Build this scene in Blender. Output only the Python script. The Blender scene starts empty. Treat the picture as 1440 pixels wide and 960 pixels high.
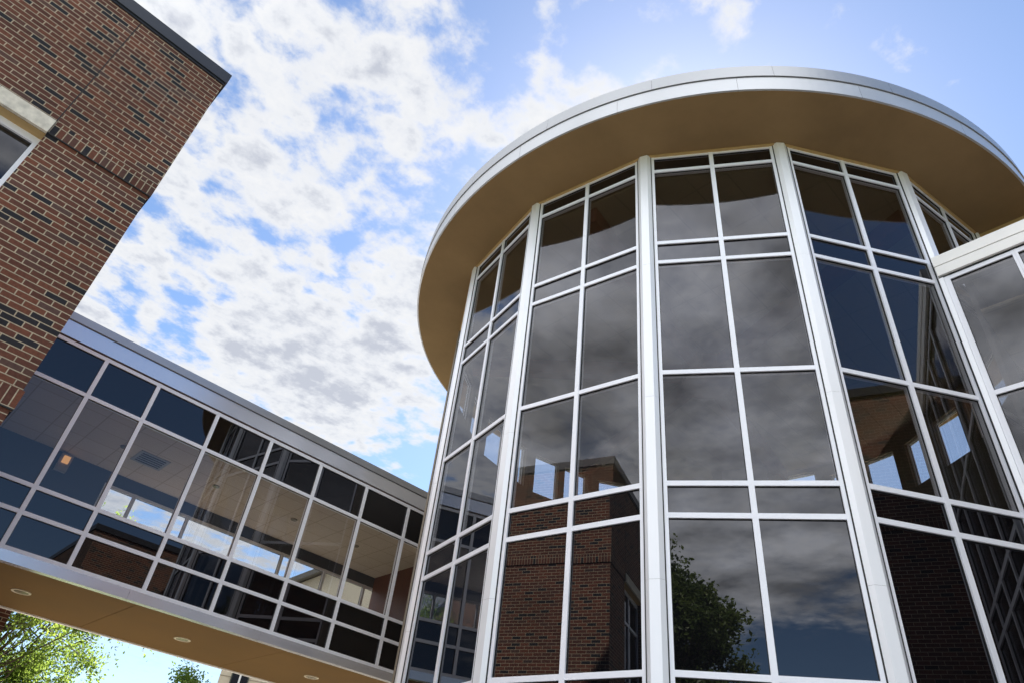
import bpy, math, random
from mathutils import Vector, Matrix
random.seed(7)
R = math.radians
sc = bpy.context.scene
col = sc.collection

# ------------------------------------------------------------------ camera
cam = bpy.data.cameras.new('camera')
cam.sensor_fit = 'HORIZONTAL'; cam.sensor_width = 36.0; cam.lens = 24.452
cam.clip_start = 0.05; cam.clip_end = 6000
camo = bpy.data.objects.new('camera', cam); col.objects.link(camo)
rt = Vector((0.69703, -0.70994, 0.10064)); dn = Vector((0.49818, 0.37854, -0.78008)); fw = Vector((0.51572, 0.59387, 0.61753))
camo.matrix_world = Matrix(((rt.x, -dn.x, -fw.x, 0), (rt.y, -dn.y, -fw.y, 0), (rt.z, -dn.z, -fw.z, 1.6), (0, 0, 0, 1)))
sc.camera = camo

# ------------------------------------------------------------------ world, sun, exposure
SUN_AZ, SUN_EL = 31.0, 48.0          # azimuth from +X towards +Y
sc.view_settings.view_transform = 'Standard'; sc.view_settings.look = 'None'
sc.view_settings.gamma = 1.0; sc.view_settings.use_curve_mapping = False
sc.view_settings.exposure = 1.75
sc.cycles.use_denoising = True
sc.cycles.transparent_max_bounces = 32
sc.cycles.max_bounces = 10
sc.cycles.caustics_reflective = False; sc.cycles.caustics_refractive = False
sc.cycles.sample_clamp_indirect = 8.0

world = bpy.data.worlds.new('World'); sc.world = world; world.use_nodes = True
def build_world():
    nt = world.node_tree; nt.nodes.clear(); N = nt.nodes; L = nt.links
    def nd(t, **k):
        n = N.new(t)
        for a, v in k.items(): setattr(n, a, v)
        return n
    def mth(op, a, b=None, c=None, clamp=False):
        n = nd('ShaderNodeMath', operation=op, use_clamp=clamp)
        for i, v in enumerate((a, b, c)):
            if v is None: continue
            if isinstance(v, (int, float)): n.inputs[i].default_value = v
            else: L.new(v, n.inputs[i])
        return n.outputs[0]
    out = nd('ShaderNodeOutputWorld')
    sky = nd('ShaderNodeTexSky', sky_type='NISHITA', sun_disc=False, sun_elevation=R(SUN_EL), sun_rotation=R(90 - SUN_AZ))
    sky.air_density = 1.0; sky.dust_density = 0.35; sky.ozone_density = 3.0
    bg = nd('ShaderNodeBackground'); bg.inputs['Strength'].default_value = 0.063
    hs = nd('ShaderNodeHueSaturation'); hs.inputs['Saturation'].default_value = 1.04; L.new(sky.outputs[0], hs.inputs['Color']); L.new(hs.outputs[0], bg.inputs['Color'])
    tc = nd('ShaderNodeTexCoord'); sp = nd('ShaderNodeSeparateXYZ'); L.new(tc.outputs['Generated'], sp.inputs[0])
    z = mth('MAXIMUM', sp.outputs[2], 0.03)
    u = mth('DIVIDE', sp.outputs[0], z); v = mth('DIVIDE', sp.outputs[1], z)
    cb = nd('ShaderNodeCombineXYZ'); L.new(u, cb.inputs[0]); L.new(v, cb.inputs[1])
    def noise(scale, detail, rough, dist, off, sx=1.0, sy=1.0, rot=0):
        m = nd('ShaderNodeMapping'); m.inputs['Location'].default_value = off; m.inputs['Scale'].default_value = (sx, sy, 1)
        m.inputs['Rotation'].default_value = (0, 0, rot)
        L.new(cb.outputs[0], m.inputs[0])
        n = nd('ShaderNodeTexNoise'); n.inputs['Scale'].default_value = scale; n.inputs['Detail'].default_value = detail
        n.inputs['Roughness'].default_value = rough; n.inputs['Distortion'].default_value = dist
        L.new(m.outputs[0], n.inputs['Vector']); return n.outputs['Fac']
    big = noise(1.6, 3, 0.5, 0.1, (3.1, 1.7, 0.0))
    mid = noise(5.0, 9, 0.60, 0.15, (7.3, 2.2, 0.0))
    fine = noise(17, 5, 0.62, 0.1, (1.3, 9.2, 0.0))
    # puffs: cells whose walls wander with the noise
    wv = nd('ShaderNodeVectorMath', operation='MULTIPLY_ADD'); nw = nd('ShaderNodeTexNoise'); nw.inputs['Scale'].default_value = 9; nw.inputs['Detail'].default_value = 4
    L.new(cb.outputs[0], nw.inputs['Vector']); L.new(nw.outputs['Color'], wv.inputs[0]); wv.inputs[1].default_value = (0.16, 0.16, 0); L.new(cb.outputs[0], wv.inputs[2])
    vo = nd('ShaderNodeTexVoronoi', feature='SMOOTH_F1'); vo.inputs['Scale'].default_value = 11; vo.inputs['Smoothness'].default_value = 0.35
    L.new(wv.outputs[0], vo.inputs['Vector'])
    dt = nd('ShaderNodeVectorMath', operation='DOT_PRODUCT'); L.new(tc.outputs['Generated'], dt.inputs[0]); dt.inputs[1].default_value = (math.cos(R(SUN_AZ)), math.sin(R(SUN_AZ)), 0)
    sw = nd('ShaderNodeMapRange', interpolation_type='SMOOTHSTEP'); L.new(dt.outputs['Value'], sw.inputs['Value'])     # smoother, smokier deck away from the sun
    sw.inputs['From Min'].default_value = -0.35; sw.inputs['From Max'].default_value = 0.2; sw.inputs['To Min'].default_value = 0.22; sw.inputs['To Max'].default_value = 1.0
    sw = sw.outputs[0]
    # where in the sky the cloud deck lies: west and north, thinning to the east and south
    bias = mth('ADD', mth('MULTIPLY', u, -1.1), mth('MULTIPLY', v, 0.45))
    bias = mth('MULTIPLY', mth('ADD', bias, 0.40), 0.9)
    bias = mth('MINIMUM', mth('MAXIMUM', bias, -0.8), mth("MULTIPLY_ADD", sw, -0.065, 0.30))
    def blob(cx, cy, r, amp):
        d = mth('POWER', mth('ADD', mth('POWER', mth('SUBTRACT', u, cx), 2.0), mth('POWER', mth('SUBTRACT', v, cy), 2.0)), 0.5)
        return mth('MULTIPLY', mth('SUBTRACT', 1.0, mth('DIVIDE', d, r), clamp=True), amp)
    for b in SKY_BLOBS: bias = mth('ADD', bias, blob(*b))
    puff = mth('ADD', mth('MULTIPLY', mth('SUBTRACT', fine, 0.5), 0.85), mth('MULTIPLY', mth('SUBTRACT', 0.42, vo.outputs['Distance']), 0.65))
    dens = mth('ADD', bias, mth('MULTIPLY', mth('SUBTRACT', big, 0.5), 0.75))
    dens = mth('ADD', dens, mth('MULTIPLY', mth('MULTIPLY', mth('SUBTRACT', mid, 0.5), 1.15), mth('MULTIPLY_ADD', sw, 0.55, 0.45)))
    dens = mth('ADD', dens, mth('MULTIPLY', puff, sw))
    mr = nd('ShaderNodeMapRange', interpolation_type='SMOOTHSTEP'); L.new(dens, mr.inputs['Value'])
    mr.inputs['From Min'].default_value = -0.14; mr.inputs['From Max'].default_value = 0.25
    # fade of the deck towards the horizon
    hz = nd('ShaderNodeMapRange', interpolation_type='SMOOTHSTEP'); L.new(sp.outputs[2], hz.inputs['Value'])
    hz.inputs['From Min'].default_value = 0.10; hz.inputs['From Max'].default_value = 0.34
    mask = mth('MULTIPLY', mr.outputs[0], hz.outputs[0])
    mask = mth('MULTIPLY', mask, 0.97)
    # thick centres of the clouds are greyer than their thin edges
    th = nd('ShaderNodeMapRange'); L.new(mth('ADD', dens, mth('MULTIPLY', mth('SUBTRACT', fine, 0.5), 0.8)), th.inputs['Value'])
    th.inputs['From Min'].default_value = 0.05; th.inputs['From Max'].default_value = 0.75
    cr = nd('ShaderNodeValToRGB'); L.new(th.outputs[0], cr.inputs[0])
    cr.color_ramp.elements[0].color = (1.0, 1.0, 1.0, 1); cr.color_ramp.elements[1].color = (0.62, 0.65, 0.73, 1)
    e = cr.color_ramp.elements.new(0.45); e.color = (0.90, 0.92, 0.96, 1)
    cl = nd('ShaderNodeBackground'); L.new(cr.outputs[0], cl.inputs['Color'])
    # front-lit clouds opposite the sun, brightness raised further to light the frames
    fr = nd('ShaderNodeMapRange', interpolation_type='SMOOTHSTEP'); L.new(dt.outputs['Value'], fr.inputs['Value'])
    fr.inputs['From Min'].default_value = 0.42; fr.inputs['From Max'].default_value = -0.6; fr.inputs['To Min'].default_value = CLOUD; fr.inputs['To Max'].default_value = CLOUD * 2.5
    smoke = noise(2.7, 6, 0.55, 0.12, (5.2, 4.4, 0.0))
    sh = mth('MULTIPLY_ADD', mth('MULTIPLY', mth('SUBTRACT', smoke, 0.51), 4.2), mth('SUBTRACT', 1.0, sw), 1.0)
    sh = mth('MINIMUM', mth('MAXIMUM', sh, 0.42), 1.45)
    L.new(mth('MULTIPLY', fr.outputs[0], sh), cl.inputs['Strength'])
    mx = nd('ShaderNodeMixShader'); L.new(mask, mx.inputs[0]); L.new(bg.outputs[0], mx.inputs[1]); L.new(cl.outputs[0], mx.inputs[2])
    L.new(mx.outputs[0], out.inputs['Surface'])
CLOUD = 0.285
SKY_BLOBS = [(0.46, 0.50, 0.16, 0.34), (0.49, 0.38, 0.09, 0.22), (0.75, 1.45, 0.40, 0.42), (0.62, 1.2, 0.3, 0.15), (0.42, 1.13, 0.20, -0.26), (0.24, 1.58, 0.22, -0.30),
             (0.335, 0.43, 0.11, -0.34), (0.23, 0.57, 0.13, 0.3), (0.11, 0.97, 0.12, 0.35), (1.05, 1.55, 0.34, -0.3), (0.60, 0.09, 0.055, 0.30), (0.70, 0.03, 0.06, 0.36), (0.53, 0.20, 0.06, 0.22), (0.40, 0.335, 0.10, -0.55), (0.52, 0.26, 0.08, -0.2),
             (-1.0, -0.8, 1.3, 0.3), (-2.7, -2.6, 1.3, -0.6), (0.2, -1.5, 1.5, -0.45), (-0.2, -1.26, 0.22, 0.9), (-0.45, 1.5, 0.6, 0.4), (0.55, 1.55, 0.25, 0.2)]
build_world()

sun = bpy.data.lights.new('sun', 'SUN'); sun.energy = 5.0; sun.angle = R(0.55); sun.color = (1.0, 0.92, 0.80)
so = bpy.data.objects.new('sun', sun); col.objects.link(so)
sd = Vector((math.cos(R(SUN_EL)) * math.cos(R(SUN_AZ)), math.cos(R(SUN_EL)) * math.sin(R(SUN_AZ)), math.sin(R(SUN_EL))))
so.rotation_euler = sd.to_track_quat('Z', 'Y').to_euler(); so.location = sd * 60

# ------------------------------------------------------------------ materials
def mat(name):
    m = bpy.data.materials.new(name); m.use_nodes = True
    nt = m.node_tree; nt.nodes.clear(); o = nt.nodes.new('ShaderNodeOutputMaterial')
    return m, nt, o
def principled(name, base, rough=0.5, metal=0.0, spec=0.5, noise=None, bump=None, aniso=0.0):
    m, nt, o = mat(name); N, L = nt.nodes, nt.links
    p = N.new('ShaderNodeBsdfPrincipled'); p.inputs['Base Color'].default_value = (*base, 1)
    p.inputs['Roughness'].default_value = rough; p.inputs['Metallic'].default_value = metal
    p.inputs['Specular IOR Level'].default_value = spec
    if aniso: p.inputs['Anisotropic'].default_value = aniso
    L.new(p.outputs[0], o.inputs['Surface'])
    tc = N.new('ShaderNodeTexCoord')
    if noise:                       # (scale, amount, stretch) value variation of the surface itself
        mp = N.new('ShaderNodeMapping'); mp.inputs['Scale'].default_value = noise[2] if len(noise) > 2 else (1, 1, 1)
        L.new(tc.outputs['Object'], mp.inputs[0])
        n = N.new('ShaderNodeTexNoise'); n.inputs['Scale'].default_value = noise[0]; n.inputs['Detail'].default_value = 6
        n.inputs['Roughness'].default_value = 0.6; L.new(mp.outputs[0], n.inputs['Vector'])
        mr = N.new('ShaderNodeMapRange'); L.new(n.outputs['Fac'], mr.inputs['Value'])
        mr.inputs['From Min'].default_value = 0.25; mr.inputs['From Max'].default_value = 0.75
        mr.inputs['To Min'].default_value = 1 - noise[1]; mr.inputs['To Max'].default_value = 1 + noise[1]
        hs = N.new('ShaderNodeHueSaturation'); hs.inputs['Color'].default_value = (*base, 1); L.new(mr.outputs[0], hs.inputs['Value'])
        L.new(hs.outputs[0], p.inputs['Base Color'])
        mr2 = N.new('ShaderNodeMapRange'); L.new(n.outputs['Fac'], mr2.inputs['Value'])
        mr2.inputs['To Min'].default_value = rough * 0.8; mr2.inputs['To Max'].default_value = min(1, rough * 1.2)
        L.new(mr2.outputs[0], p.inputs['Roughness'])
    if bump:
        n2 = N.new('ShaderNodeTexNoise'); n2.inputs['Scale'].default_value = bump[0]; n2.inputs['Detail'].default_value = 4
        L.new(tc.outputs['Object'], n2.inputs['Vector'])
        b = N.new('ShaderNodeBump'); b.inputs['Strength'].default_value = bump[1]; b.inputs['Distance'].default_value = bump[2]
        L.new(n2.outputs['Fac'], b.inputs['Height']); L.new(b.outputs[0], p.inputs['Normal'])
    return m

def brick(name, bw=0.203, rh=0.0677, offset=0.5, black=0.13):
    m, nt, o = mat(name); N, L = nt.nodes, nt.links
    uv = N.new('ShaderNodeUVMap'); uv.uv_map = 'UVMap'
    br = N.new('ShaderNodeTexBrick'); br.offset = offset; br.offset_frequency = 2; br.squash = 1.0
    br.inputs['Color1'].default_value = (0, 0, 0, 1); br.inputs['Color2'].default_value = (1, 1, 1, 1); br.inputs['Mortar'].default_value = (0.5, 0.5, 0.5, 1)
    br.inputs['Scale'].default_value = 1.0; br.inputs['Mortar Size'].default_value = 0.0058; br.inputs['Mortar Smooth'].default_value = 0.15
    br.inputs['Bias'].default_value = 0.0; br.inputs['Brick Width'].default_value = bw; br.inputs['Row Height'].default_value = rh
    L.new(uv.outputs[0], br.inputs['Vector'])
    cr = N.new('ShaderNodeValToRGB'); L.new(br.outputs['Color'], cr.inputs[0])
    el = cr.color_ramp.elements; el[0].position = 0.0; el[0].color = (0.022, 0.021, 0.026, 1)
    el[1].position = 1.0; el[1].color = (0.165, 0.060, 0.036, 1)
    for p_, c_ in ((black, (0.026, 0.024, 0.028, 1)), (black + 0.012, (0.095, 0.055, 0.046, 1)), (0.30, (0.12, 0.047, 0.032, 1)), (0.5, (0.095, 0.038, 0.027, 1)), (0.75, (0.145, 0.054, 0.034, 1))):
        e = el.new(p_); e.color = c_
    tc = N.new('ShaderNodeTexCoord')
    n = N.new('ShaderNodeTexNoise'); n.inputs['Scale'].default_value = 45; n.inputs['Detail'].default_value = 5; L.new(tc.outputs['Object'], n.inputs['Vector'])
    n2 = N.new('ShaderNodeTexNoise'); n2.inputs['Scale'].default_value = 1.1; n2.inputs['Detail'].default_value = 4; L.new(tc.outputs['Object'], n2.inputs['Vector'])
    ad = N.new('ShaderNodeMath'); ad.operation = 'ADD'; L.new(n.outputs['Fac'], ad.inputs[0]); L.new(n2.outputs['Fac'], ad.inputs[1])
    mr = N.new('ShaderNodeMapRange'); L.new(ad.outputs[0], mr.inputs['Value'])
    mr.inputs['From Min'].default_value = 0.6; mr.inputs['From Max'].default_value = 1.4; mr.inputs['To Min'].default_value = 0.68; mr.inputs['To Max'].default_value = 1.3
    hs = N.new('ShaderNodeHueSaturation'); L.new(cr.outputs[0], hs.inputs['Color']); L.new(mr.outputs[0], hs.inputs['Value'])
    mo = N.new('ShaderNodeHueSaturation'); mo.inputs['Color'].default_value = (0.42, 0.345, 0.25, 1); L.new(mr.outputs[0], mo.inputs['Value'])
    mx = N.new('ShaderNodeMixRGB'); L.new(br.outputs['Fac'], mx.inputs[0]); L.new(hs.outputs[0], mx.inputs[1]); L.new(mo.outputs[0], mx.inputs[2])
    p = N.new('ShaderNodeBsdfPrincipled'); p.inputs['Roughness'].default_value = 0.85; p.inputs['Specular IOR Level'].default_value = 0.25
    L.new(mx.outputs[0], p.inputs['Base Color'])
    iv = N.new('ShaderNodeMath'); iv.operation = 'MULTIPLY_ADD'; L.new(br.outputs['Fac'], iv.inputs[0]); iv.inputs[1].default_value = -1.0; L.new(n.outputs['Fac'], iv.inputs[2])
    b = N.new('ShaderNodeBump'); b.inputs['Strength'].default_value = 0.6; b.inputs['Distance'].default_value = 0.006
    L.new(iv.outputs[0], b.inputs['Height']); L.new(b.outputs[0], p.inputs['Normal'])
    L.new(p.outputs[0], o.inputs['Surface'])
    return m

def two_sided_fresnel(N, L, ior):
    fr = N.new('ShaderNodeFresnel'); g_ = N.new('ShaderNodeNewGeometry'); m_ = N.new('ShaderNodeMapRange')
    L.new(g_.outputs['Backfacing'], m_.inputs['Value']); m_.inputs['To Min'].default_value = ior; m_.inputs['To Max'].default_value = 1 / ior
    L.new(m_.outputs[0], fr.inputs['IOR']); return fr
def glass(name, tint, ior=2.1, wave=0.0):
    m, nt, o = mat(name); N, L = nt.nodes, nt.links
    fr = two_sided_fresnel(N, L, ior)
    tr = N.new('ShaderNodeBsdfTransparent'); tr.inputs['Color'].default_value = (*tint, 1)
    gl = N.new('ShaderNodeBsdfGlossy'); gl.inputs['Roughness'].default_value = 0.0; gl.inputs['Color'].default_value = (0.93, 0.94, 1.0, 1)
    if wave:
        tc = N.new('ShaderNodeTexCoord'); n = N.new('ShaderNodeTexNoise'); n.inputs['Scale'].default_value = 0.7; n.inputs['Detail'].default_value = 1
        L.new(tc.outputs['Object'], n.inputs['Vector'])
        b = N.new('ShaderNodeBump'); b.inputs['Strength'].default_value = wave; b.inputs['Distance'].default_value = 0.01
        L.new(n.outputs['Fac'], b.inputs['Height']); L.new(b.outputs[0], gl.inputs['Normal'])
    mx = N.new('ShaderNodeMixShader'); L.new(fr.outputs[0], mx.inputs[0]); L.new(tr.outputs[0], mx.inputs[1]); L.new(gl.outputs[0], mx.inputs[2])
    L.new(mx.outputs[0], o.inputs['Surface'])
    return m
def spandrel(name, base, ior=2.1, wave=0.0):
    m, nt, o = mat(name); N, L = nt.nodes, nt.links
    fr = two_sided_fresnel(N, L, ior)
    df = N.new('ShaderNodeBsdfDiffuse'); df.inputs['Color'].default_value = (*base, 1)
    gl = N.new('ShaderNodeBsdfGlossy'); gl.inputs['Roughness'].default_value = 0.0; gl.inputs['Color'].default_value = (0.93, 0.94, 1.0, 1)
    if wave:
        tc = N.new('ShaderNodeTexCoord'); n = N.new('ShaderNodeTexNoise'); n.inputs['Scale'].default_value = 0.7; n.inputs['Detail'].default_value = 1
        L.new(tc.outputs['Object'], n.inputs['Vector'])
        b = N.new('ShaderNodeBump'); b.inputs['Strength'].default_value = wave; b.inputs['Distance'].default_value = 0.01
        L.new(n.outputs['Fac'], b.inputs['Height']); L.new(b.outputs[0], gl.inputs['Normal'])
    mx = N.new('ShaderNodeMixShader'); L.new(fr.outputs[0], mx.inputs[0]); L.new(df.outputs[0], mx.inputs[1]); L.new(gl.outputs[0], mx.inputs[2])
    L.new(mx.outputs[0], o.inputs['Surface'])
    return m
def clear(name):
    m, nt, o = mat(name); t = nt.nodes.new('ShaderNodeBsdfTransparent'); nt.links.new(t.outputs[0], o.inputs['Surface']); return m
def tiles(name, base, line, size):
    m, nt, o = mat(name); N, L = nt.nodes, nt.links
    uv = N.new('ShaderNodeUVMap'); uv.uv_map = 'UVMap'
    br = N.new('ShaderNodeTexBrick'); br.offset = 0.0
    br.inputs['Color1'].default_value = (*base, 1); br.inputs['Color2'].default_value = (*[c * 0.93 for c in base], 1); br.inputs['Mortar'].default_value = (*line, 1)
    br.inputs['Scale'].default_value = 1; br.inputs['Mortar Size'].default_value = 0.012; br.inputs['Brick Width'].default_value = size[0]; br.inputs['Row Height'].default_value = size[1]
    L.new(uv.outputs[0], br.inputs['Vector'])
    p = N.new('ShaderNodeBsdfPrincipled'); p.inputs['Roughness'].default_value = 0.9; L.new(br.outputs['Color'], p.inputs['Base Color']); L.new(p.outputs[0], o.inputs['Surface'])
    return m
def leaf(name, a, b, trans):
    m, nt, o = mat(name); N, L = nt.nodes, nt.links
    at = N.new('ShaderNodeAttribute'); at.attribute_name = 'tone'
    cr = N.new('ShaderNodeMixRGB'); cr.inputs[1].default_value = (*a, 1); cr.inputs[2].default_value = (*b, 1); L.new(at.outputs['Fac'], cr.inputs[0])
    d = N.new('ShaderNodeBsdfPrincipled'); d.inputs['Roughness'].default_value = 0.5; L.new(cr.outputs[0], d.inputs['Base Color'])
    t = N.new('ShaderNodeBsdfTranslucent'); hs = N.new('ShaderNodeHueSaturation'); hs.inputs['Value'].default_value = 1.8; hs.inputs['Hue'].default_value = 0.495
    L.new(cr.outputs[0], hs.inputs['Color']); L.new(hs.outputs[0], t.inputs['Color'])
    mx = N.new('ShaderNodeMixShader'); mx.inputs[0].default_value = trans; L.new(d.outputs[0], mx.inputs[1]); L.new(t.outputs[0], mx.inputs[2])
    L.new(mx.outputs[0], o.inputs['Surface']); return m
def glow(name, c, s):
    m, nt, o = mat(name); e = nt.nodes.new('ShaderNodeEmission'); e.inputs[0].default_value = (*c, 1); e.inputs[1].default_value = s
    nt.links.new(e.outputs[0], o.inputs['Surface']); return m

M = dict(
    brick=brick('red_brick'), soldier=brick('soldier_brick', 0.0677, 0.203, 0.0, 0.06), stack=brick('stacked_brick', 0.40, 0.0677, 0.0, 0.12),
    frame=principled('white_aluminium', (0.82, 0.84, 0.93), 0.36, 0.0, 0.6, noise=(1.3, 0.05)),
    bridgeframe=principled('white_aluminium_lightened', (0.89, 0.90, 0.96), 0.34, 0.0, 0.7, noise=(1.3, 0.03)),  # same frame aluminium, colour lightened to stand in for missing south light
    column=principled('silver_aluminium', (0.84, 0.86, 0.92), 0.33, 0.12, 0.6, noise=(1.1, 0.06, (1, 1, 0.3))),
    fascia=principled('brushed_metal', (0.80, 0.81, 0.87), 0.25, 0.65, 0.5, noise=(0.7, 0.03)),
    edgemetal=principled('grey_edge_metal', (0.40, 0.41, 0.435), 0.36, 0.6, 0.5, noise=(0.9, 0.04)),
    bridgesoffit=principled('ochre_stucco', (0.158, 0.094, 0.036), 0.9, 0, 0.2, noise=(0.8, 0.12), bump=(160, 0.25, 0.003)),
    rooffascia=principled('satin_metal', (0.52, 0.53, 0.56), 0.36, 0.5, 0.5, noise=(1.6, 0.05)),
    coping=principled('dark_coping', (0.034, 0.037, 0.047), 0.4, 0.3, 0.5, noise=(2, 0.1)),
    cream=principled('cream_metal', (0.86, 0.855, 0.85), 0.5, 0.0, 0.4, noise=(1.4, 0.05)),
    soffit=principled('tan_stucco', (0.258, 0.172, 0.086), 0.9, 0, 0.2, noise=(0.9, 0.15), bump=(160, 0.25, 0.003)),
    tantrim=principled('tan_trim', (0.46, 0.32, 0.15), 0.7, 0, 0.3),
    stone=principled('limestone', (0.66, 0.61, 0.52), 0.8, 0, 0.3, noise=(11, 0.28), bump=(40, 0.3, 0.003)),
    seam=principled('dark_seam', (0.02, 0.02, 0.022), 0.8),
    gasket=principled('black_gasket', (0.012, 0.012, 0.014), 0.6),
    glass=glass('tinted_glass', (0.48, 0.47, 0.455), 1.71, 0.045), bridgeglass=glass('clear_tinted_glass', (0.70, 0.69, 0.68), 1.71, 0.045), pane=clear('glass_inner_face'),
    farglass=glass('pale_glass', (0.92, 0.95, 0.97), 1.35),
    spandrel=spandrel('spandrel_glass', (0.004, 0.004, 0.005), 1.71, 0.045),
    room=principled('dark_room_wall', (0.10, 0.095, 0.10), 0.8), drywall=principled('grey_drywall', (0.24, 0.21, 0.17), 0.85, noise=(0.6, 0.08)),
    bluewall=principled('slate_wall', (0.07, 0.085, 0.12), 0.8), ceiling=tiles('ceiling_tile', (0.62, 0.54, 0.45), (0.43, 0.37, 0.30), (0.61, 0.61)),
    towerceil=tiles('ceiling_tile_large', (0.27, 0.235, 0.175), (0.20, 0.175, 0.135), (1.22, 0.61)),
    carpet=principled('carpet', (0.42, 0.38, 0.34), 0.95), wood=principled('red_wood', (0.12, 0.035, 0.022), 0.45, noise=(5, 0.2, (1, 1, 0.1))),
    grille=principled('vent_grille', (0.3, 0.3, 0.32), 0.5), lens=principled('lamp_lens', (0.2, 0.17, 0.12), 0.25), rim=principled('lamp_rim', (0.62, 0.55, 0.42), 0.4),
    grass=principled('lawn_grass', (0.07, 0.10, 0.03), 0.95, noise=(0.6, 0.25)), concrete=principled('concrete_paving', (0.54, 0.52, 0.49), 0.85, noise=(0.7, 0.1)),
    roofing=principled('roof_membrane', (0.3, 0.3, 0.3), 0.9),
    bark=principled('bark', (0.09, 0.07, 0.05), 0.9, noise=(6, 0.25)), leaf_b=leaf('bright_leaf', (0.055, 0.10, 0.018), (0.20, 0.28, 0.05), 0.62), leaf_d=leaf('dark_leaf', (0.045, 0.075, 0.018), (0.14, 0.18, 0.045), 0.4),
    siding=principled('cream_siding', (0.62, 0.55, 0.43), 0.8, noise=(1.2, 0.06)), greenframe=principled('dark_green_frame', (0.05, 0.06, 0.045), 0.5),
    shingle=principled('grey_shingle', (0.16, 0.15, 0.14), 0.9, noise=(4, 0.2)), lampglow=glow('lamp_glow', (1.0, 0.5, 0.18), 0.22),
)

# ------------------------------------------------------------------ mesh helpers
class MB:
    def __init__(s): s.v = []; s.f = []; s.mi = []
    def poly(s, pts, mi=0):
        i = len(s.v); s.v += [tuple(p) for p in pts]; s.f.append(tuple(range(i, i + len(pts)))); s.mi.append(mi)
    def obox(s, O, t, n, a0, a1, d0, d1, z0, z1, mi=0, front=None):
        """box in a wall frame: a along the wall t, d along the outward normal n, z up; front = material of the outer face"""
        O, t, n = Vector(O), Vector(t), Vector(n); up = Vector((0, 0, 1))
        P = lambda a, d, z: O + t * a + n * d + up * z
        q = [[P(a0, d1, z0), P(a1, d1, z0), P(a1, d1, z1), P(a0, d1, z1)], [P(a1, d0, z0), P(a0, d0, z0), P(a0, d0, z1), P(a1, d0, z1)],
             [P(a1, d1, z0), P(a1, d0, z0), P(a1, d0, z1), P(a1, d1, z1)], [P(a0, d0, z0), P(a0, d1, z0), P(a0, d1, z1), P(a0, d0, z1)],
             [P(a0, d1, z1), P(a1, d1, z1), P(a1, d0, z1), P(a0, d0, z1)], [P(a0, d0, z0), P(a1, d0, z0), P(a1, d1, z0), P(a0, d1, z0)]]
        flip = t.cross(up).dot(n) < 0
        for k, f in enumerate(q):
            if flip: f = f[::-1]
            s.poly(f, front if (k == 0 and front is not None) else mi)
        return s
    def box(s, x0, x1, y0, y1, z0, z1, mi=0):
        return s.obox((0, 0, 0), (1, 0, 0), (0, -1, 0), x0, x1, -y1, -y0, z0, z1, mi)
    def prism(s, ring, z0, z1, mi=0, capt=True, capb=True):
        n = len(ring)
        for i in range(n):
            a, b = ring[i], ring[(i + 1) % n]; s.poly([(a[0], a[1], z0), (b[0], b[1], z0), (b[0], b[1], z1), (a[0], a[1], z1)], mi)
        if capt: s.poly([(p[0], p[1], z1) for p in ring], mi)
        if capb: s.poly([(p[0], p[1], z0) for p in ring[::-1]], mi)
        return s
    def tube(s, p0, p1, r0, r1, n=8, mi=0):
        p0, p1 = Vector(p0), Vector(p1); d = (p1 - p0).normalized(); a = d.orthogonal().normalized(); b = d.cross(a)
        A = [p0 + (a * math.cos(k * 2 * math.pi / n) + b * math.sin(k * 2 * math.pi / n)) * r0 for k in range(n)]
        B = [p1 + (a * math.cos(k * 2 * math.pi / n) + b * math.sin(k * 2 * math.pi / n)) * r1 for k in range(n)]
        for k in range(n): s.poly([A[k], A[(k + 1) % n], B[(k + 1) % n], B[k]], mi)
        s.poly(B, mi); s.poly(A[::-1], mi); return s
    def build(s, name, mats, parent=None, smooth=False, bevel=0.0):
        me = bpy.data.meshes.new(name); me.from_pydata(s.v, [], s.f)
        for m in (mats if isinstance(mats, (list, tuple)) else [mats]): me.materials.append(m)
        me.polygons.foreach_set('material_index', s.mi)
        if smooth: me.polygons.foreach_set('use_smooth', [True] * len(s.f))
        me.update()
        uvl = me.uv_layers.new(name='UVMap'); buf = [0.0] * (2 * len(me.loops))
        for p in me.polygons:
            n = p.normal
            if abs(n.z) > 0.7: tx, ty = Vector((1, 0, 0)), Vector((0, 1, 0))
            else: tx = Vector((-n.y, n.x, 0)).normalized(); ty = Vector((0, 0, 1))
            for li in p.loop_indices:
                co = me.vertices[me.loops[li].vertex_index].co
                buf[2 * li] = co.dot(tx) + 40.0; buf[2 * li + 1] = co.dot(ty) + 20.0 * 0.0677
        uvl.data.foreach_set('uv', buf)
        o = bpy.data.objects.new(name, me); col.objects.link(o)
        if parent: o.parent = parent
        if bevel:
            b = o.modifiers.new('bevel', 'BEVEL'); b.width = bevel; b.segments = 1; b.limit_method = 'ANGLE'
        return o
def thing(name, label, cat, group=None):
    o = bpy.data.objects.new(name, None); col.objects.link(o); o.empty_display_size = 0.3
    return tag(o, label, cat, group)
def tag(o, label=None, cat=None, group=None, kind=None):
    if label: o['label'] = label
    if cat: o['category'] = cat
    if group: o['group'] = group
    if kind: o['kind'] = kind
    return o

# ------------------------------------------------------------------ ground
g = MB(); g.poly([(-2500, -2500, 0), (2500, -2500, 0), (2500, 2500, 0), (-2500, 2500, 0)]); tag(g.build('ground', M['grass']), kind='structure')
g = MB(); g.poly([(-16, -18, .004), (26, -18, .004), (26, 19, .004), (-16, 19, .004)]); tag(g.build('pavement', M['concrete']), kind='structure')

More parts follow.
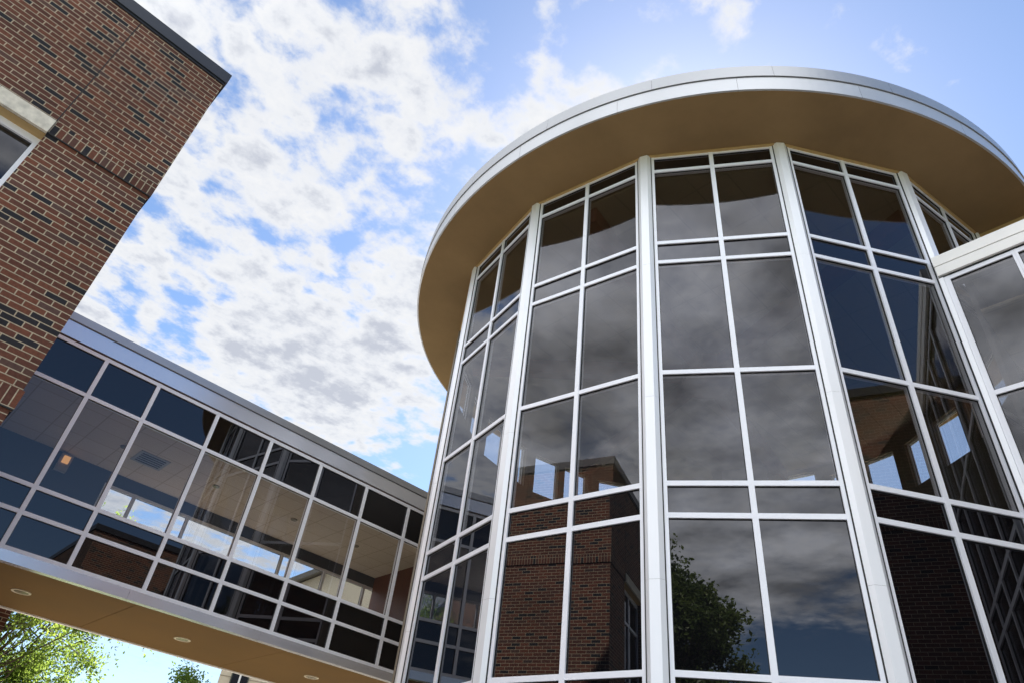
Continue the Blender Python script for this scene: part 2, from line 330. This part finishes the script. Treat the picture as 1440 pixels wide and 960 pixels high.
# ------------------------------------------------------------------ brick building on the left
def brick_building():
    root = thing('brick_building', 'red brick building corner with dark coping and stone window lintel, left of the glass bridge', 'building')
    w = MB()
    XW, YS, YN = -15.0, 7.1, 15.62
    XE = 0.405
    Z1, Z2 = 7.636, 9.80                       # upper wall, over the soldier course
    w.box(XW, XE, YS, YN, Z1, Z2)
    # lower wall set back 20 mm behind the courses; openings left for two storeys of windows
    xs0, ys0, xe0 = XW, YS + .02, XE - .02
    openings = [(-2.36, -0.74), (-6.4, -4.78), (-10.4, -8.78)]
    for za, zb, wz0, wz1 in ((4.72, 7.446, 5.25, 7.42), (0.0, 4.53, 1.15, 3.25)):
        edges = [xs0] + [e for a, b in reversed(openings) for e in (a, b)] + [xe0]
        for i in range(0, len(edges), 2): w.box(edges[i], edges[i + 1], ys0, ys0 + .3, za, zb)
        for a, b in openings:
            w.box(a, b, ys0, ys0 + .3, za, wz0); 
            if wz1 < zb: w.box(a, b, ys0, ys0 + .3, wz1, zb)
        w.box(xe0 - .3, xe0, ys0 + .3, YN, za, zb)
        w.box(xs0, xe0 - .3, YN - .3, YN, za, zb); w.box(xs0, xs0 + .3, ys0 + .3, YN - .3, za, zb)
    w.box(XW, XE - .02, YS + .02, YN, 4.531, 4.719)
    w.box(XW, XE - .02, YS + .02, YN, 7.447, 7.635)
    w.build('brick_wall', M['brick'], root)
    s = MB()
    s.box(-.745, XE, YS, YS + .018, 7.446, 7.636); s.box(XE - .018, XE, YS + .018, YN, 7.446, 7.636)
    segs = [XW] + [e for a, b in reversed(openings) for e in (a - .005, b + .005)]
    for i in range(0, len(segs) - 1, 2): s.box(segs[i], segs[i + 1], YS, YS + .018, 7.446, 7.636)
    s.box(XW, XE, YS, YS + .018, 4.53, 4.72); s.box(XE - .018, XE, YS + .018, YN, 4.53, 4.72)
    s.build('soldier_course', M['soldier'], root)
    j = MB(); j.box(-.748, -.736, YS - .0015, YS + .01, 7.637, 9.79); j.box(-.74, XE - .001, YS - .001, YS + .015, 7.434, 7.4455); j.box(-15, XE - .001, YS - .001, YS + .015, 4.516, 4.5295); j.build('control_joint', M['seam'], root)
    p = MB(); p.box(-.247, -.066, YS - .004, YS + .01, 8.605, 9.125); p.build('stacked_brick_panel', M['stack'], root)
    q = MB()
    for x in (-.256, -.062): q.box(x, x + .007, YS - .003, YS + .01, 8.595, 9.135)
    q.build('panel_joint', principled('mortar_joint', (.36, .30, .24), .9), root)
    c = MB(); c.box(XW - .04, XE + .03, YS - .04, YN + .04, Z2 + .002, Z2 + .2); c.box(XW - .02, XE + .012, YS - .02, YN + .02, Z2 - .03, Z2 + .001)
    c.build('coping', M['coping'], root, bevel=.008)
    for a, b in openings:
        for z0, z1, lz in ((5.25, 7.42, True), (1.15, 3.25, False)):
            f = MB(); y0, y1 = YS + .15, YS + .21; fw_ = .055
            f.box(a, b, y0, y1, z0, z0 + fw_); f.box(a, b, y0, y1, z1 - fw_ - .03, z1 - .03)
            f.box(a, a + fw_, y0 - .002, y1, z0 + fw_, z1 - fw_ - .03); f.box(b - fw_, b, y0 - .002, y1, z0 + fw_, z1 - fw_ - .03)
            mz = z0 + (z1 - z0) * .66; f.box(a + fw_, b - fw_, y0, y1, mz - .03, mz + .03)
            mxx = (a + b) / 2; f.box(mxx - .03, mxx + .03, y0 - .002, y1, z0 + fw_, z1 - fw_ - .03)
            f.box(a, b, y0, y1, z1 - .03, z1)
            wo = f.build('window', M['frame'], root, bevel=.004)
            gl = MB(); gl.box(a + fw_, b - fw_, y0 + .03, y0 + .05, z0 + fw_, z1 - fw_ - .03); gl.build('window_pane', M['spandrel'], wo)
            si = MB(); si.box(a - .05, b + .05, YS - .05, YS + .15, z0 - .13, z0 - .002); si.build('sill', M['stone'], wo)
            if lz:
                li = MB(); cut = [a - .005, (a + b) / 2 + .25, b + .0]
                for i in range(2): li.box(cut[i] + .003, cut[i + 1] - .003, YS - .02, YS + .15, 7.424, 7.622)
                li.build('lintel', M['stone'], wo)
                h = MB(); h.box(a, b, YS + .02, YS + .2, 7.418, 7.4235); h.build('head_soffit', M['tantrim'], wo)
            else:
                li = MB(); li.box(a - .15, b + .15, YS + .005, YS + .15, z1 + .001, z1 + .2); li.build('lintel', M['stone'], wo)
    r = MB(); r.box(XW + .3, XE - .3, YS + .4, YN - .3, 0.0, 4.5); r.build('room_core', M['room'], root)
    return root
brick_building()

def rear_brick_wing():
    root = thing('brick_wing', 'dark shaded brick wall end tucked under the back of the bridge', 'building')
    w = MB(); w.box(-15, 2.62, 15.78, 24, 0, 9.3); w.build('brick_wall', M['brick'], root)
    c = MB(); c.box(-15.04, 2.66, 15.75, 24.04, 9.302, 9.5); c.build('coping', M['coping'], root)
rear_brick_wing()

def court_brick_building():
    root = thing('brick_building', 'sunlit brick building with a dark coping, seen mirrored in the lower panes', 'building')
    x0, x1, y0, y1, zt = 5.9, 24.0, -16.0, -2.5, 10.35
    w = MB(); w.box(x0, x1, y0, y1, 0, 7.44); w.box(x0 - .02, x1, y0, y1 + .02, 7.64, zt); w.build('brick_wall', M['brick'], root)
    s = MB(); s.box(x0 - .02, x1, y0, y1 + .02, 7.441, 7.639); s.build('soldier_course', M['soldier'], root)
    c = MB(); c.box(x0 - .06, x1, y0, y1 + .06, zt + .002, zt + .2); c.build('coping', M['coping'], root)
    for k in range(4):
        ya = -5.2 - k * 2.6
        for z0 in (1.2, 5.3):
            f = MB(); O, t, n = (x0, 0, 0), (0, -1, 0), (-1, 0, 0)
            f.obox(O, t, n, -ya, -ya + 1.5, .0, .03, z0, z0 + .06); f.obox(O, t, n, -ya, -ya + 1.5, .0, .03, z0 + 1.94, z0 + 2.0)
            for a in (0, .72, 1.44): f.obox(O, t, n, -ya + a, -ya + a + .06, .0, .032, z0 + .06, z0 + 1.94)
            wo = f.build('window', M['frame'], root)
            gl = MB(); gl.obox(O, t, n, -ya + .06, -ya + 1.44, .002, .012, z0 + .06, z0 + 1.94); gl.build('window_pane', M['spandrel'], wo)
court_brick_building()

# ------------------------------------------------------------------ glass curtain wall bay
rndp = random.Random(11)
def wall_bay(parent, O, t, n, posts, rails, rows, name='window_bay', hw=.034, zbase=0.0, depth=(-.09, .026), gd=-.012):
    """posts: list of (a, half width); rails: list of (z, half height); rows: 'g' glass / 's' spandrel between rails from the top down"""
    f = MB(); fm = M['bridgeframe'] if rows == 'sbss' else M['frame']; zt = rails[0][0] + rails[0][1]; zb = rails[-1][0] - rails[-1][1]
    for a, h in posts: f.obox(O, t, n, a - h, a + h, depth[0], depth[1], zb, zt)
    for z, h in rails:
        for (a, ha), (b, hb) in zip(posts, posts[1:]): f.obox(O, t, n, a + ha, b - hb, depth[0] + .003, depth[1] - .004, z - h, z + h)
    fo = f.build(name, fm, parent, bevel=.005)
    k = MB()
    for i, r in enumerate(rows):
        z1 = rails[i][0] - rails[i][1]; z0 = rails[i + 1][0] + rails[i + 1][1]
        for (a, ha), (b, hb) in zip(posts, posts[1:]):
            a0, a1 = a + ha, b - hb; gk = .007
            k.obox(O, t, n, a0, a1, gd - .01, gd + .012, z0, z0 + gk); k.obox(O, t, n, a0, a1, gd - .01, gd + .012, z1 - gk, z1)
            k.obox(O, t, n, a0, a0 + gk, gd - .01, gd + .011, z0 + gk, z1 - gk); k.obox(O, t, n, a1 - gk, a1, gd - .01, gd + .011, z0 + gk, z1 - gk)
            p = MB(); p.obox(O, t, n, a0 + gk, a1 - gk, gd - .016, gd, z0 + gk, z1 - gk, 1, 0)
            ta, tz = rndp.uniform(-.004, .004), rndp.uniform(-.0025, .0025); OO, TT, NN = Vector(O), Vector(t), Vector(n); am, zm = (a0 + a1) / 2, (z0 + z1) / 2
            p.v = [tuple(Vector(v) + NN * (ta * ((Vector(v) - OO).dot(TT) - am) + tz * (v[2] - zm))) for v in p.v]     # glazing is never set perfectly true
            if r == 'g': p.build('window_pane', [M['glass'], M['pane']], fo)
            elif r == 'b': p.build('window_pane', [M['bridgeglass'], M['pane']], fo)
            elif r == 'f': p.build('window_pane', [M['farglass'], M['pane']], fo)
            else: p.build('spandrel_panel', [M['spandrel'], M['gasket']], fo)
    k.build('gasket', M['gasket'], fo)
    return fo

# ------------------------------------------------------------------ glass bridge
def bridge():
    root = thing('glass_bridge', 'enclosed glass footbridge with a brushed metal fascia joining brick building and round tower', 'bridge')
    Y, YB = 12.69, 15.72; X0, X1 = .41, 11.25
    O, t, n = (0, Y, 0), (1, 0, 0), (0, -1, 0)
    posts = [.44, 1.547, 2.514, 3.72, 4.92, 6.122, 7.335, 8.537, 9.74, 10.94]
    rails = [(8.318, .032), (7.545, .032), (5.823, .032), (5.401, .032), (4.856, .032)]
    for i in range(len(posts) - 1):
        pl = [(posts[i], .034 if i == 0 else .0171), (posts[i + 1], .0171)]
        # neighbours share a mullion: each bay carries its own half
        pl = [(posts[i] + .0175, .0171), (posts[i + 1] - .0175, .0171)]
        wall_bay(root, O, t, n, pl, rails, 'sbss')
    b = MB(); b.obox(O, t, n, X0, X1, -.05, .045, 8.378, 8.672); b.build('fascia', M['fascia'], root)
    b = MB()
    zz = [(.058, 8.684), (.075, 8.69), (.045, 8.85), (-.3, 8.852), (-.3, 8.684)]
    for (da, za), (db, zb) in zip(zz, zz[1:] + zz[:1]):
        b.poly([(X0, Y - da, za), (X1, Y - da, za), (X1, Y - db, zb), (X0, Y - db, zb)])
    b.build('roof_edge', M['edgemetal'], root)
    b = MB(); b.obox(O, t, n, X0, X1, -.05, .02, 8.351, 8.377); b.obox(O, t, n, X0, X1, -.05, .02, 8.673, 8.683); b.build('fascia_seam', principled('brown_seam', (.07, .04, .03), .7), root)
    b = MB(); cuts = [X0, 1.1, 3.52, 5.93, 8.35, X1]
    for a, c in zip(cuts, cuts[1:]): b.obox(O, t, n, a + .0015, c - .0015, -.1, .04, 4.668, 4.823)
    b.build('sill_flashing', M['fascia'], root, bevel=.004)
    s = MB()
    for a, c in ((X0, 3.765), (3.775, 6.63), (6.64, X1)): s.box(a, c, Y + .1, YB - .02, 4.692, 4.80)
    s.box(X0, X1, Y + .1, YB - .02, 4.71, 4.82)
    s.build('soffit', M['bridgesoffit'], root)
    s = MB(); s.box(X0, X1, YB - .019, YB + .06, 4.672, 5.45); s.build('rear_flashing', M['cream'], root)
    s = MB(); s.box(X0, X1, Y + .12, YB - .1, 4.86, 4.98); s.build('bridge_floor', M['carpet'], root)
    s = MB(); s.box(X0, X1, Y + .02, YB, 8.69, 8.83); s.build('roof_deck', M['roofing'], root)
    s = MB(); s.box(X0, X1, Y + .06, Y + .09, 7.60, 8.68); s.box(X0, X1, Y + .06, Y + .09, 4.82, 5.80); s.build('backing_panel', M['gasket'], root)
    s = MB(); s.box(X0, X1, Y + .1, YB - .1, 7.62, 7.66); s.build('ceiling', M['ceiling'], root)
    s = MB(); s.box(X0, X1, YB - .12, YB - .02, 7.36, 8.68); s.box(X0, X1, YB - .12, YB - .02, 4.82, 5.05); s.box(X0, 3.0, YB - .13, YB - .02, 5.05, 7.36); s.build('rear_wall', M['bluewall'], root)
    s = MB(); s.box(X0 + .003, X0 + .05, Y + .1, YB - .13, 4.98, 7.62); s.build('end_wall', M['bluewall'], root)
    s = MB(); s.box(X1 - 1.35, X1 - 1.3, Y + .6, YB - .13, 4.98, 7.62); s.build('end_door', M['wood'], root)
    # rear glazing
    ps = [(3.03, .03)] + [(3.655 + 1.2 * k, .03) for k in range(6)] + [(10.8, .03)]
    wall_bay(root, (0, YB - .07, 0), t, (0, 1, 0), [(a, h) for a, h in ps], [(7.335, .03), (5.75, .03), (5.08, .03)], 'ff', name='rear_window', depth=(-.05, .03), gd=0)
    for x, y in ((2.352, 14.27), (5.205, 14.27), (8.057, 14.25)):
        m_ = MB(); ring = lambda r: [(x + r * math.cos(k * math.pi / 16), y + r * math.sin(k * math.pi / 16)) for k in range(32)]
        A, B, C_ = ring(.155), ring(.125), ring(.115)
        for k in range(32):
            l = (k + 1) % 32
            m_.poly([(*A[k], 4.691), (*A[l], 4.691), (*A[l], 4.680), (*A[k], 4.680)]); m_.poly([(*A[k], 4.680), (*A[l], 4.680), (*B[l], 4.678), (*B[k], 4.678)]); m_.poly([(*B[k], 4.678), (*B[l], 4.678), (*C_[l], 4.6905), (*C_[k], 4.6905)])
        ro = m_.build('recessed_light', M['rim'], root)
        d = MB(); d.prism(ring(.114), 4.683, 4.6915); d.build('lamp_lens', M['lens'], ro)
    v = MB(); v.box(3.02, 3.62, 14.0, 14.6, 7.605, 7.6195)
    vo = v.build('ceiling_vent', M['grille'], root)
    v = MB()
    for k in range(5): v.box(3.08, 3.56, 14.07 + k * .1, 14.10 + k * .1, 7.595, 7.604)
    v.build('vent_slat', M['seam'], vo)
    for x in (2.75, 4.7, 6.6, 8.3):
        d = MB(); d.tube((x, 14.2, 7.60), (x, 14.2, 7.6195), .07, .08, 16); d.build('ceiling_downlight', M['lens'], root)
    lo = MB(); lo.box(2.02, 2.24, 15.50, 15.588, 7.22, 7.58); lo = lo.build('wall_lamp', M['grille'], root)
    d = MB(); d.box(2.07, 2.19, 15.44, 15.499, 7.38, 7.52); d.build('lamp_shade', M['lampglow'], lo)
bridge()

# ------------------------------------------------------------------ round glass tower
TC = Vector((12.315, 6.927, 0)); AP = 5.95; TH0 = -191.7046
ZL = [12.44, 12.045, 10.176, 9.734, 7.555, 5.8245, 5.394, 3.593, 1.72, .25]
def tower():
    root = thing('glass_tower', 'round glass tower of tall tinted panes under a wide overhanging disc roof', 'building')
    RV = AP / math.cos(R(11.25))
    front = range(-1, 5)
    for i in range(-1, 15):
        a = R(TH0 + 22.5 * i); n = Vector((math.cos(a), math.sin(a), 0)); t = Vector((-n.y, n.x, 0)); O = TC + n * AP
        hwid = 1.075; posts = [(-hwid + .033, .033), (0, .036), (hwid - .033, .033)]
        if i in front:
            rails = [(z, .034) for z in ZL]
            wall_bay(root, O, t, n, posts, rails, 'sgsggssss')
            b = MB(); b.obox(O, t, n, -1.02, 1.02, -.12, -.075, 12.08, 12.47); b.obox(O, t, n, -1.02, 1.02, -.12, -.075, 5.43, 5.79); b.obox(O, t, n, -1.02, 1.02, -.12, -.075, 9.77, 10.14); b.build('backing_panel', M['gasket'], root)
        else:
            hd = 11.88 if i in (9, 10) else 11.62
            w = MB(); w.obox(O, t, n, -1.15, 1.15, -.2, 0, 0, 10.42); w.obox(O, t, n, -1.15, 1.15, -.2, 0, hd, 12.475)
            w.obox(O, t, n, -1.15, -.95, -.2, -.001, 10.42, hd); w.obox(O, t, n, .95, 1.15, -.2, -.001, 10.42, hd); w.obox(O, t, n, -.11, .11, -.2, -.001, 10.42, hd)
            w.build('back_wall', M['drywall'], root)
            wall_bay(root, O, t, n, [(-.93, .02), (-.13, .02)], [(hd - .02, .02), (10.44, .02)], 'f', name='rear_window', depth=(-.12, -.04), gd=-.08)
            wall_bay(root, O, t, n, [(.13, .02), (.93, .02)], [(hd - .02, .02), (10.44, .02)], 'f', name='rear_window', depth=(-.12, -.04), gd=-.08)
        # trim where the facet meets the soffit
        tr = MB(); tr.obox(O, t, n, -1.09, 1.09, -.05, .06, 12.445, 12.478); tr.build('head_trim', M['tantrim'], root)
        # column cover on the facet's far corner
        av = R(TH0 + 22.5 * (i + .5)); nv = Vector((math.cos(av), math.sin(av), 0)); tv = Vector((-nv.y, nv.x, 0)); V = TC + nv * RV
        prof = [(-.118, -.12), (.118, -.12), (.118, .012), (.064, .066), (-.064, .066), (-.118, .012)]
        ring = [(V + tv * p + nv * q) for p, q in prof]; ring = [(p.x, p.y) for p in ring]
        c = MB(); zz = [0, 2.05, 4.585, 7.12, 9.655, 12.02, 12.474]
        for z0, z1 in zip(zz, zz[1:]): c.prism(ring, z0 + .0013, z1 - .0013)
        co = c.build('column', M['column'] if i in range(-2, 5) else M['drywall'], root, bevel=.004)
        s = MB(); rin = [(V + tv * p * .97 + nv * (q * .97 if q > 0 else q)) for p, q in prof]; s.prism([(p.x, p.y) for p in rin], 0, 12.47); s.build('column_core', M['seam'], co)
        # dark reveal beside the cover
        s = MB()
        for sg in (-1, 1):
            q = V + tv * (sg * .125); s.obox(V, tv, nv, sg * .1235 - .0055, sg * .1235 + .0055, -.1, .018, 0, 12.44)
        s.build('column_reveal', M['seam'], co)
    # roof disc
    def ringpts(r, n=192): return [(TC.x + r * math.cos(2 * math.pi * k / n), TC.y + r * math.sin(2 * math.pi * k / n)) for k in range(n)]
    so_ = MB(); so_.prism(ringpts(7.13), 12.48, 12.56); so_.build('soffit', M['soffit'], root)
    def band(name, r0, z0, z1, r1, nseg, mat_, off):
        b = MB(); per = 360 / nseg
        for k in range(nseg):
            a0 = R(off + k * per) + .0003; a1 = R(off + (k + 1) * per) - .0003; m_ = 14
            for j in range(m_):
                u0 = a0 + (a1 - a0) * j / m_; u1 = a0 + (a1 - a0) * (j + 1) / m_
                P = lambda r, a, z: (TC.x + r * math.cos(a), TC.y + r * math.sin(a), z)
                b.poly([P(r0, u0, z0), P(r0, u1, z0), P(r1, u1, z1), P(r1, u0, z1)])
                b.poly([P(r0 - .1, u0, z0), P(r0 - .1, u1, z0), P(r0, u1, z0), P(r0, u0, z0)]); b.poly([P(r1, u0, z1), P(r1, u1, z1), P(r1 - .1, u1, z1), P(r1 - .1, u0, z1)])
        return b.build(name, mat_, root)
    band('fascia', 7.165, 12.49, 12.845, 7.165, 22, M['rooffascia'], 4)
    band('roof_edge', 7.185, 12.865, 13.20, 7.17, 22, M['edgemetal'], 9)
    k = MB(); k.prism(ringpts(7.14), 12.565, 13.1); k.build('roof_core', M['seam'], root)
    k = MB(); k.prism(ringpts(7.12), 13.1, 13.17); k.build('roof_deck', M['roofing'], root)
    # inside: ceiling with beams, floor
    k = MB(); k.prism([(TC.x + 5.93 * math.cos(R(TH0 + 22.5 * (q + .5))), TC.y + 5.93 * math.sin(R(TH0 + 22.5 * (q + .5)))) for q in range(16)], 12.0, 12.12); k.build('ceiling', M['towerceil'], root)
    k = MB()
    for a in (10, 70, 130, 190, 250):
        d = Vector((math.cos(R(a)), math.sin(R(a)), 0)); k.obox(TC, d, Vector((-d.y, d.x, 0)), .5, 5.7, -.14, .14, 11.62, 11.998)
    k.build('ceiling_beam', M['wood'], root)
    k = MB(); d = Vector((math.cos(R(20)), math.sin(R(20)), 0)); k.obox(TC + d * 5.1, Vector((-d.y, d.x, 0)), d, -.62, .62, -.25, .25, 11.35, 11.84); k.build('air_duct', M['grille'], root)
    k = MB(); k.prism(ringpts(.6, 32), 11.5, 11.999); k.build('beam_hub', M['wood'], root)
    k = MB(); k.prism(ringpts(5.75, 64), .1, .2); k.build('tower_floor', M['carpet'], root)
    k = MB()
    for ang, rr, hw_, zt_ in ((28, 5.3, .22, 11.98), (12, 5.3, .2, 11.98)):
        d = Vector((math.cos(R(ang)), math.sin(R(ang)), 0)); k.obox(TC + d * rr, Vector((-d.y, d.x, 0)), d, -hw_, hw_, -.2, .2, 10.4, zt_)
    for z0 in (4.9,):
        k.box(TC.x + .6, TC.x + 5.2, TC.y - 2.2, TC.y + 2.2, z0, z0 + .35)
    k.build('landing', M['drywall'], root)
tower()

# ------------------------------------------------------------------ glazed entrance wing on the right
def entrance():
    root = thing('entrance_wing', 'flat glazed wing with a cream metal fascia attached to the right of the tower', 'building')
    X = 9.8; O, t, n = (X, 0, 0), (0, -1, 0), (-1, 0, 0)        # a = -y
    ps = [-1.288, -.335, .60, 1.535, 2.46]
    rails = [(9.70, .036), (7.555, .036), (5.8245, .036), (5.394, .036), (3.593, .036), (1.72, .036), (.2, .036)]
    for a, b in zip(ps, ps[1:]):
        wall_bay(root, O, t, n, [(a + .019 + (.02 if a == ps[0] else 0), .018 + (.02 if a == ps[0] else 0)), (b - .019, .018)], rails, 'ggsggg')
    p = MB(); p.obox(O, t, n, -1.355, -1.289, -.30, .04, 0, 9.735); p.build('corner_post', M['column'], root, bevel=.006)
    f = MB(); f.obox(O, t, n, -1.345, 2.49, -.3, .075, 9.765, 9.945); f.obox(O, t, n, -1.35, 2.49, -.3, .085, 9.953, 10.15); f.build('fascia', M['cream'], root, bevel=.006)
    s = MB(); s.obox(O, t, n, -1.34, 2.48, -.3, .06, 9.945, 9.953); s.obox(O, t, n, -1.35, 2.49, -.3, .03, 9.737, 9.764); s.build('fascia_seam', M['gasket'], root)
    b = MB(); b.box(X + .3, 16.5, -2.48, 1.02, 9.95, 10.1); b.build('roof_deck', M['roofing'], root)
    b = MB(); b.box(X + .15, X + 2.4, -2.48, 1.02, 9.0, 9.05); b.build('ceiling', M['towerceil'], root)
    b = MB(); b.box(X + 2.4, X + 2.5, -2.48, 1.02, 0, 9.9); b.box(X + .3, X + 2.4, 1.03, 1.1, 0, 10.1); b.build('inner_wall', M['room'], root)
    b = MB(); b.box(12.30, 16.6, -5.5, 1.02, 10.102, 12.2); b.build('penthouse_wall', M['soffit'], root)
    b = MB(); b.box(12.26, 16.6, -5.54, 1.02, 12.2, 12.474); b.build('penthouse_trim', M['tantrim'], root)
    return root
entrance()

# ------------------------------------------------------------------ pale building far behind the bridge
def pale_building():
    root = thing('house', 'cream gabled building with a dark window, standing beyond the bridge', 'building')
    root.location = (10.75, 25.0, 0); root.rotation_euler = (0, 0, R(-25))
    Y = 0.0; x0, x1, ze, xa, za = 0.0, 15.0, 8.6, 7.0, 13.4
    w = MB(); prof = [(x0, 0), (x1, 0), (x1, ze), (xa, za), (x0, ze)]
    w.poly([(x, Y, z) for x, z in prof]); w.poly([(x, Y + 10, z) for x, z in prof[::-1]])
    for (a, b) in zip(prof, prof[1:] + prof[:1]): w.poly([(b[0], Y, b[1]), (a[0], Y, a[1]), (a[0], Y + 10, a[1]), (b[0], Y + 10, b[1])])
    w.build('wall', M['siding'], root)
    c = MB(); z = .3
    while z < 9.0: c.box(x0 - .01, x1, Y - .012, Y - .0015, z, z + .02); z += .3
    c.build('siding_joint', principled('siding_shadow_joint', (.36, .31, .24), .9), root)
    rf = MB(); rf.poly([(x0 - .4, Y - .4, ze - .2), (xa, Y - .4, za + .05), (xa, Y + 10.4, za + .05), (x0 - .4, Y + 10.4, ze - .2)]); rf.poly([(xa, Y - .4, za + .05), (x1 + .4, Y - .4, ze - .2), (x1 + .4, Y + 10.4, ze - .2), (xa, Y + 10.4, za + .05)])
    rf.poly([(x0 - .4, Y - .4, ze - .2), (x0 - .4, Y - .4, ze), (xa, Y - .4, za + .25), (xa, Y - .4, za + .05)][::-1]); rf.poly([(xa, Y - .4, za + .05), (xa, Y - .4, za + .25), (x1 + .4, Y - .4, ze), (x1 + .4, Y - .4, ze - .2)][::-1])
    rf.poly([(x0 - .4, Y - .4, ze), (xa, Y - .4, za + .25), (xa, Y + 10.4, za + .25), (x0 - .4, Y + 10.4, ze)]); rf.poly([(xa, Y - .4, za + .25), (x1 + .4, Y - .4, ze), (x1 + .4, Y + 10.4, ze), (xa, Y + 10.4, za + .25)])
    rf.build('roof', M['shingle'], root)
    f = MB(); f.box(.36, .95, Y - .06, Y, 2.6, 7.2); fo = f.build('window', M['greenframe'], root)
    for a in (.40, .69):
        p = MB(); p.box(a, a + .22, Y - .075, Y - .062, 2.7, 7.1); p.build('window_pane', M['spandrel'], fo)
    p = MB(); p.box(.625, .685, Y - .1, Y - .061, 2.6, 7.2); p.build('window_mullion', M['cream'], fo)
pale_building()

# ------------------------------------------------------------------ trees
def tree(name, label, base, trunk_h, crown_c, crown_r, nclump, nleaf, lsize, matl, seed, group=None, cl_r=(.5, 1.0)):
    rnd = random.Random(seed)
    root = thing(name, label, 'tree', group); root.location = base
    bx, by, bz = base
    T = MB(); top = Vector((crown_c[0] - bx, crown_c[1] - by, crown_c[2] - bz))
    p = Vector((0, 0, -.1)); r = .05 * top.length * .5; pts = [p]
    for k in range(1, 6):
        q = Vector((top.x * k / 5 + rnd.uniform(-.15, .15), top.y * k / 5 + rnd.uniform(-.15, .15), (top.z + .2 * crown_r[2]) * k / 5)); T.tube(p, q, r, r * .82, 9); r *= .82; p = q; pts.append(q)
    clumps = []
    for k in range(nclump):
        for _ in range(50):
            d = Vector((rnd.uniform(-1, 1), rnd.uniform(-1, 1), rnd.uniform(-1, 1)))
            if .35 < d.length < 1: break
        d *= 1 + rnd.uniform(-.08, .16)
        c = top + Vector((d.x * crown_r[0], d.y * crown_r[1], d.z * crown_r[2])); clumps.append(c)
        s = pts[rnd.randint(2, 5)]; m_ = (s + c) / 2 + Vector((rnd.uniform(-.3, .3), rnd.uniform(-.3, .3), -.25)); r0 = .03 + .02 * rnd.random()
        T.tube(s, m_, r0, r0 * .65, 6); T.tube(m_, c, r0 * .65, r0 * .2, 5)
    T.build('trunk', M['bark'], root, smooth=True)
    V, F, tone = [], [], []
    per = nleaf // nclump
    for c in clumps:
        cr = rnd.uniform(*cl_r); tn = rnd.uniform(.1, .75)
        # twigs radiate from the clump, leaves sit along them
        ntw = max(6, per // 14)
        for _ in range(ntw):
            d = Vector((rnd.gauss(0, 1), rnd.gauss(0, 1), rnd.gauss(0, .75))).normalized(); ln = cr * rnd.uniform(.5, 1.25)
            for j in range(per // ntw):
                f_ = rnd.uniform(.15, 1); pos = c + d * ln * f_ + Vector((rnd.gauss(0, .09), rnd.gauss(0, .09), rnd.gauss(0, .09) - .14 * f_ * f_))
                s = lsize * rnd.uniform(.65, 1.3)
                a = Vector((rnd.gauss(0, 1), rnd.gauss(0, 1), rnd.gauss(0, .8) - .3)).normalized(); b = a.cross(Vector((rnd.gauss(0, 1), rnd.gauss(0, 1), rnd.gauss(0, 1) + .6))).normalized()
                nn = a.cross(b) * s * .12; i = len(V)
                V += [pos - a * s * .5, pos - b * s * .28 + nn, pos + a * s * .5, pos + b * s * .28 + nn]; F += [(i, i + 1, i + 2), (i, i + 2, i + 3)]
                tv = min(1, max(0, tn + rnd.gauss(0, .2))); tone += [tv] * 4
    me = bpy.data.meshes.new('crown'); me.from_pydata([tuple(v) for v in V], [], F); me.materials.append(matl); me.update()
    at = me.attributes.new('tone', 'FLOAT', 'POINT'); at.data.foreach_set('value', tone)
    o = bpy.data.objects.new('crown', me); col.objects.link(o); o.parent = root
    return root
tree('leafy_tree', 'bright green leafy tree showing below the left end of the bridge', (3.2, 22.8, 0), 3, (3.5, 22.4, 6.0), (2.9, 2.7, 3.0), 95, 62000, .092, M['leaf_b'], 3, 'trees beyond the bridge')
tree('leafy_tree', 'small green treetop peeking up beside the cream building beyond the bridge', (10.05, 25.6, 0), 2.5, (9.95, 25.6, 5.1), (.4, .6, 1.2), 26, 9000, .11, M['leaf_b'], 5, 'trees beyond the bridge', (.35, .7))
tree('broadleaf_tree', 'dense dark green tree seen mirrored in the tower glass', (-15.0, -8.9, 0), 4, (-15.0, -8.9, 9.0), (3.7, 3.7, 6.4), 170, 75000, .24, M['leaf_d'], 9, None, (.7, 1.5))
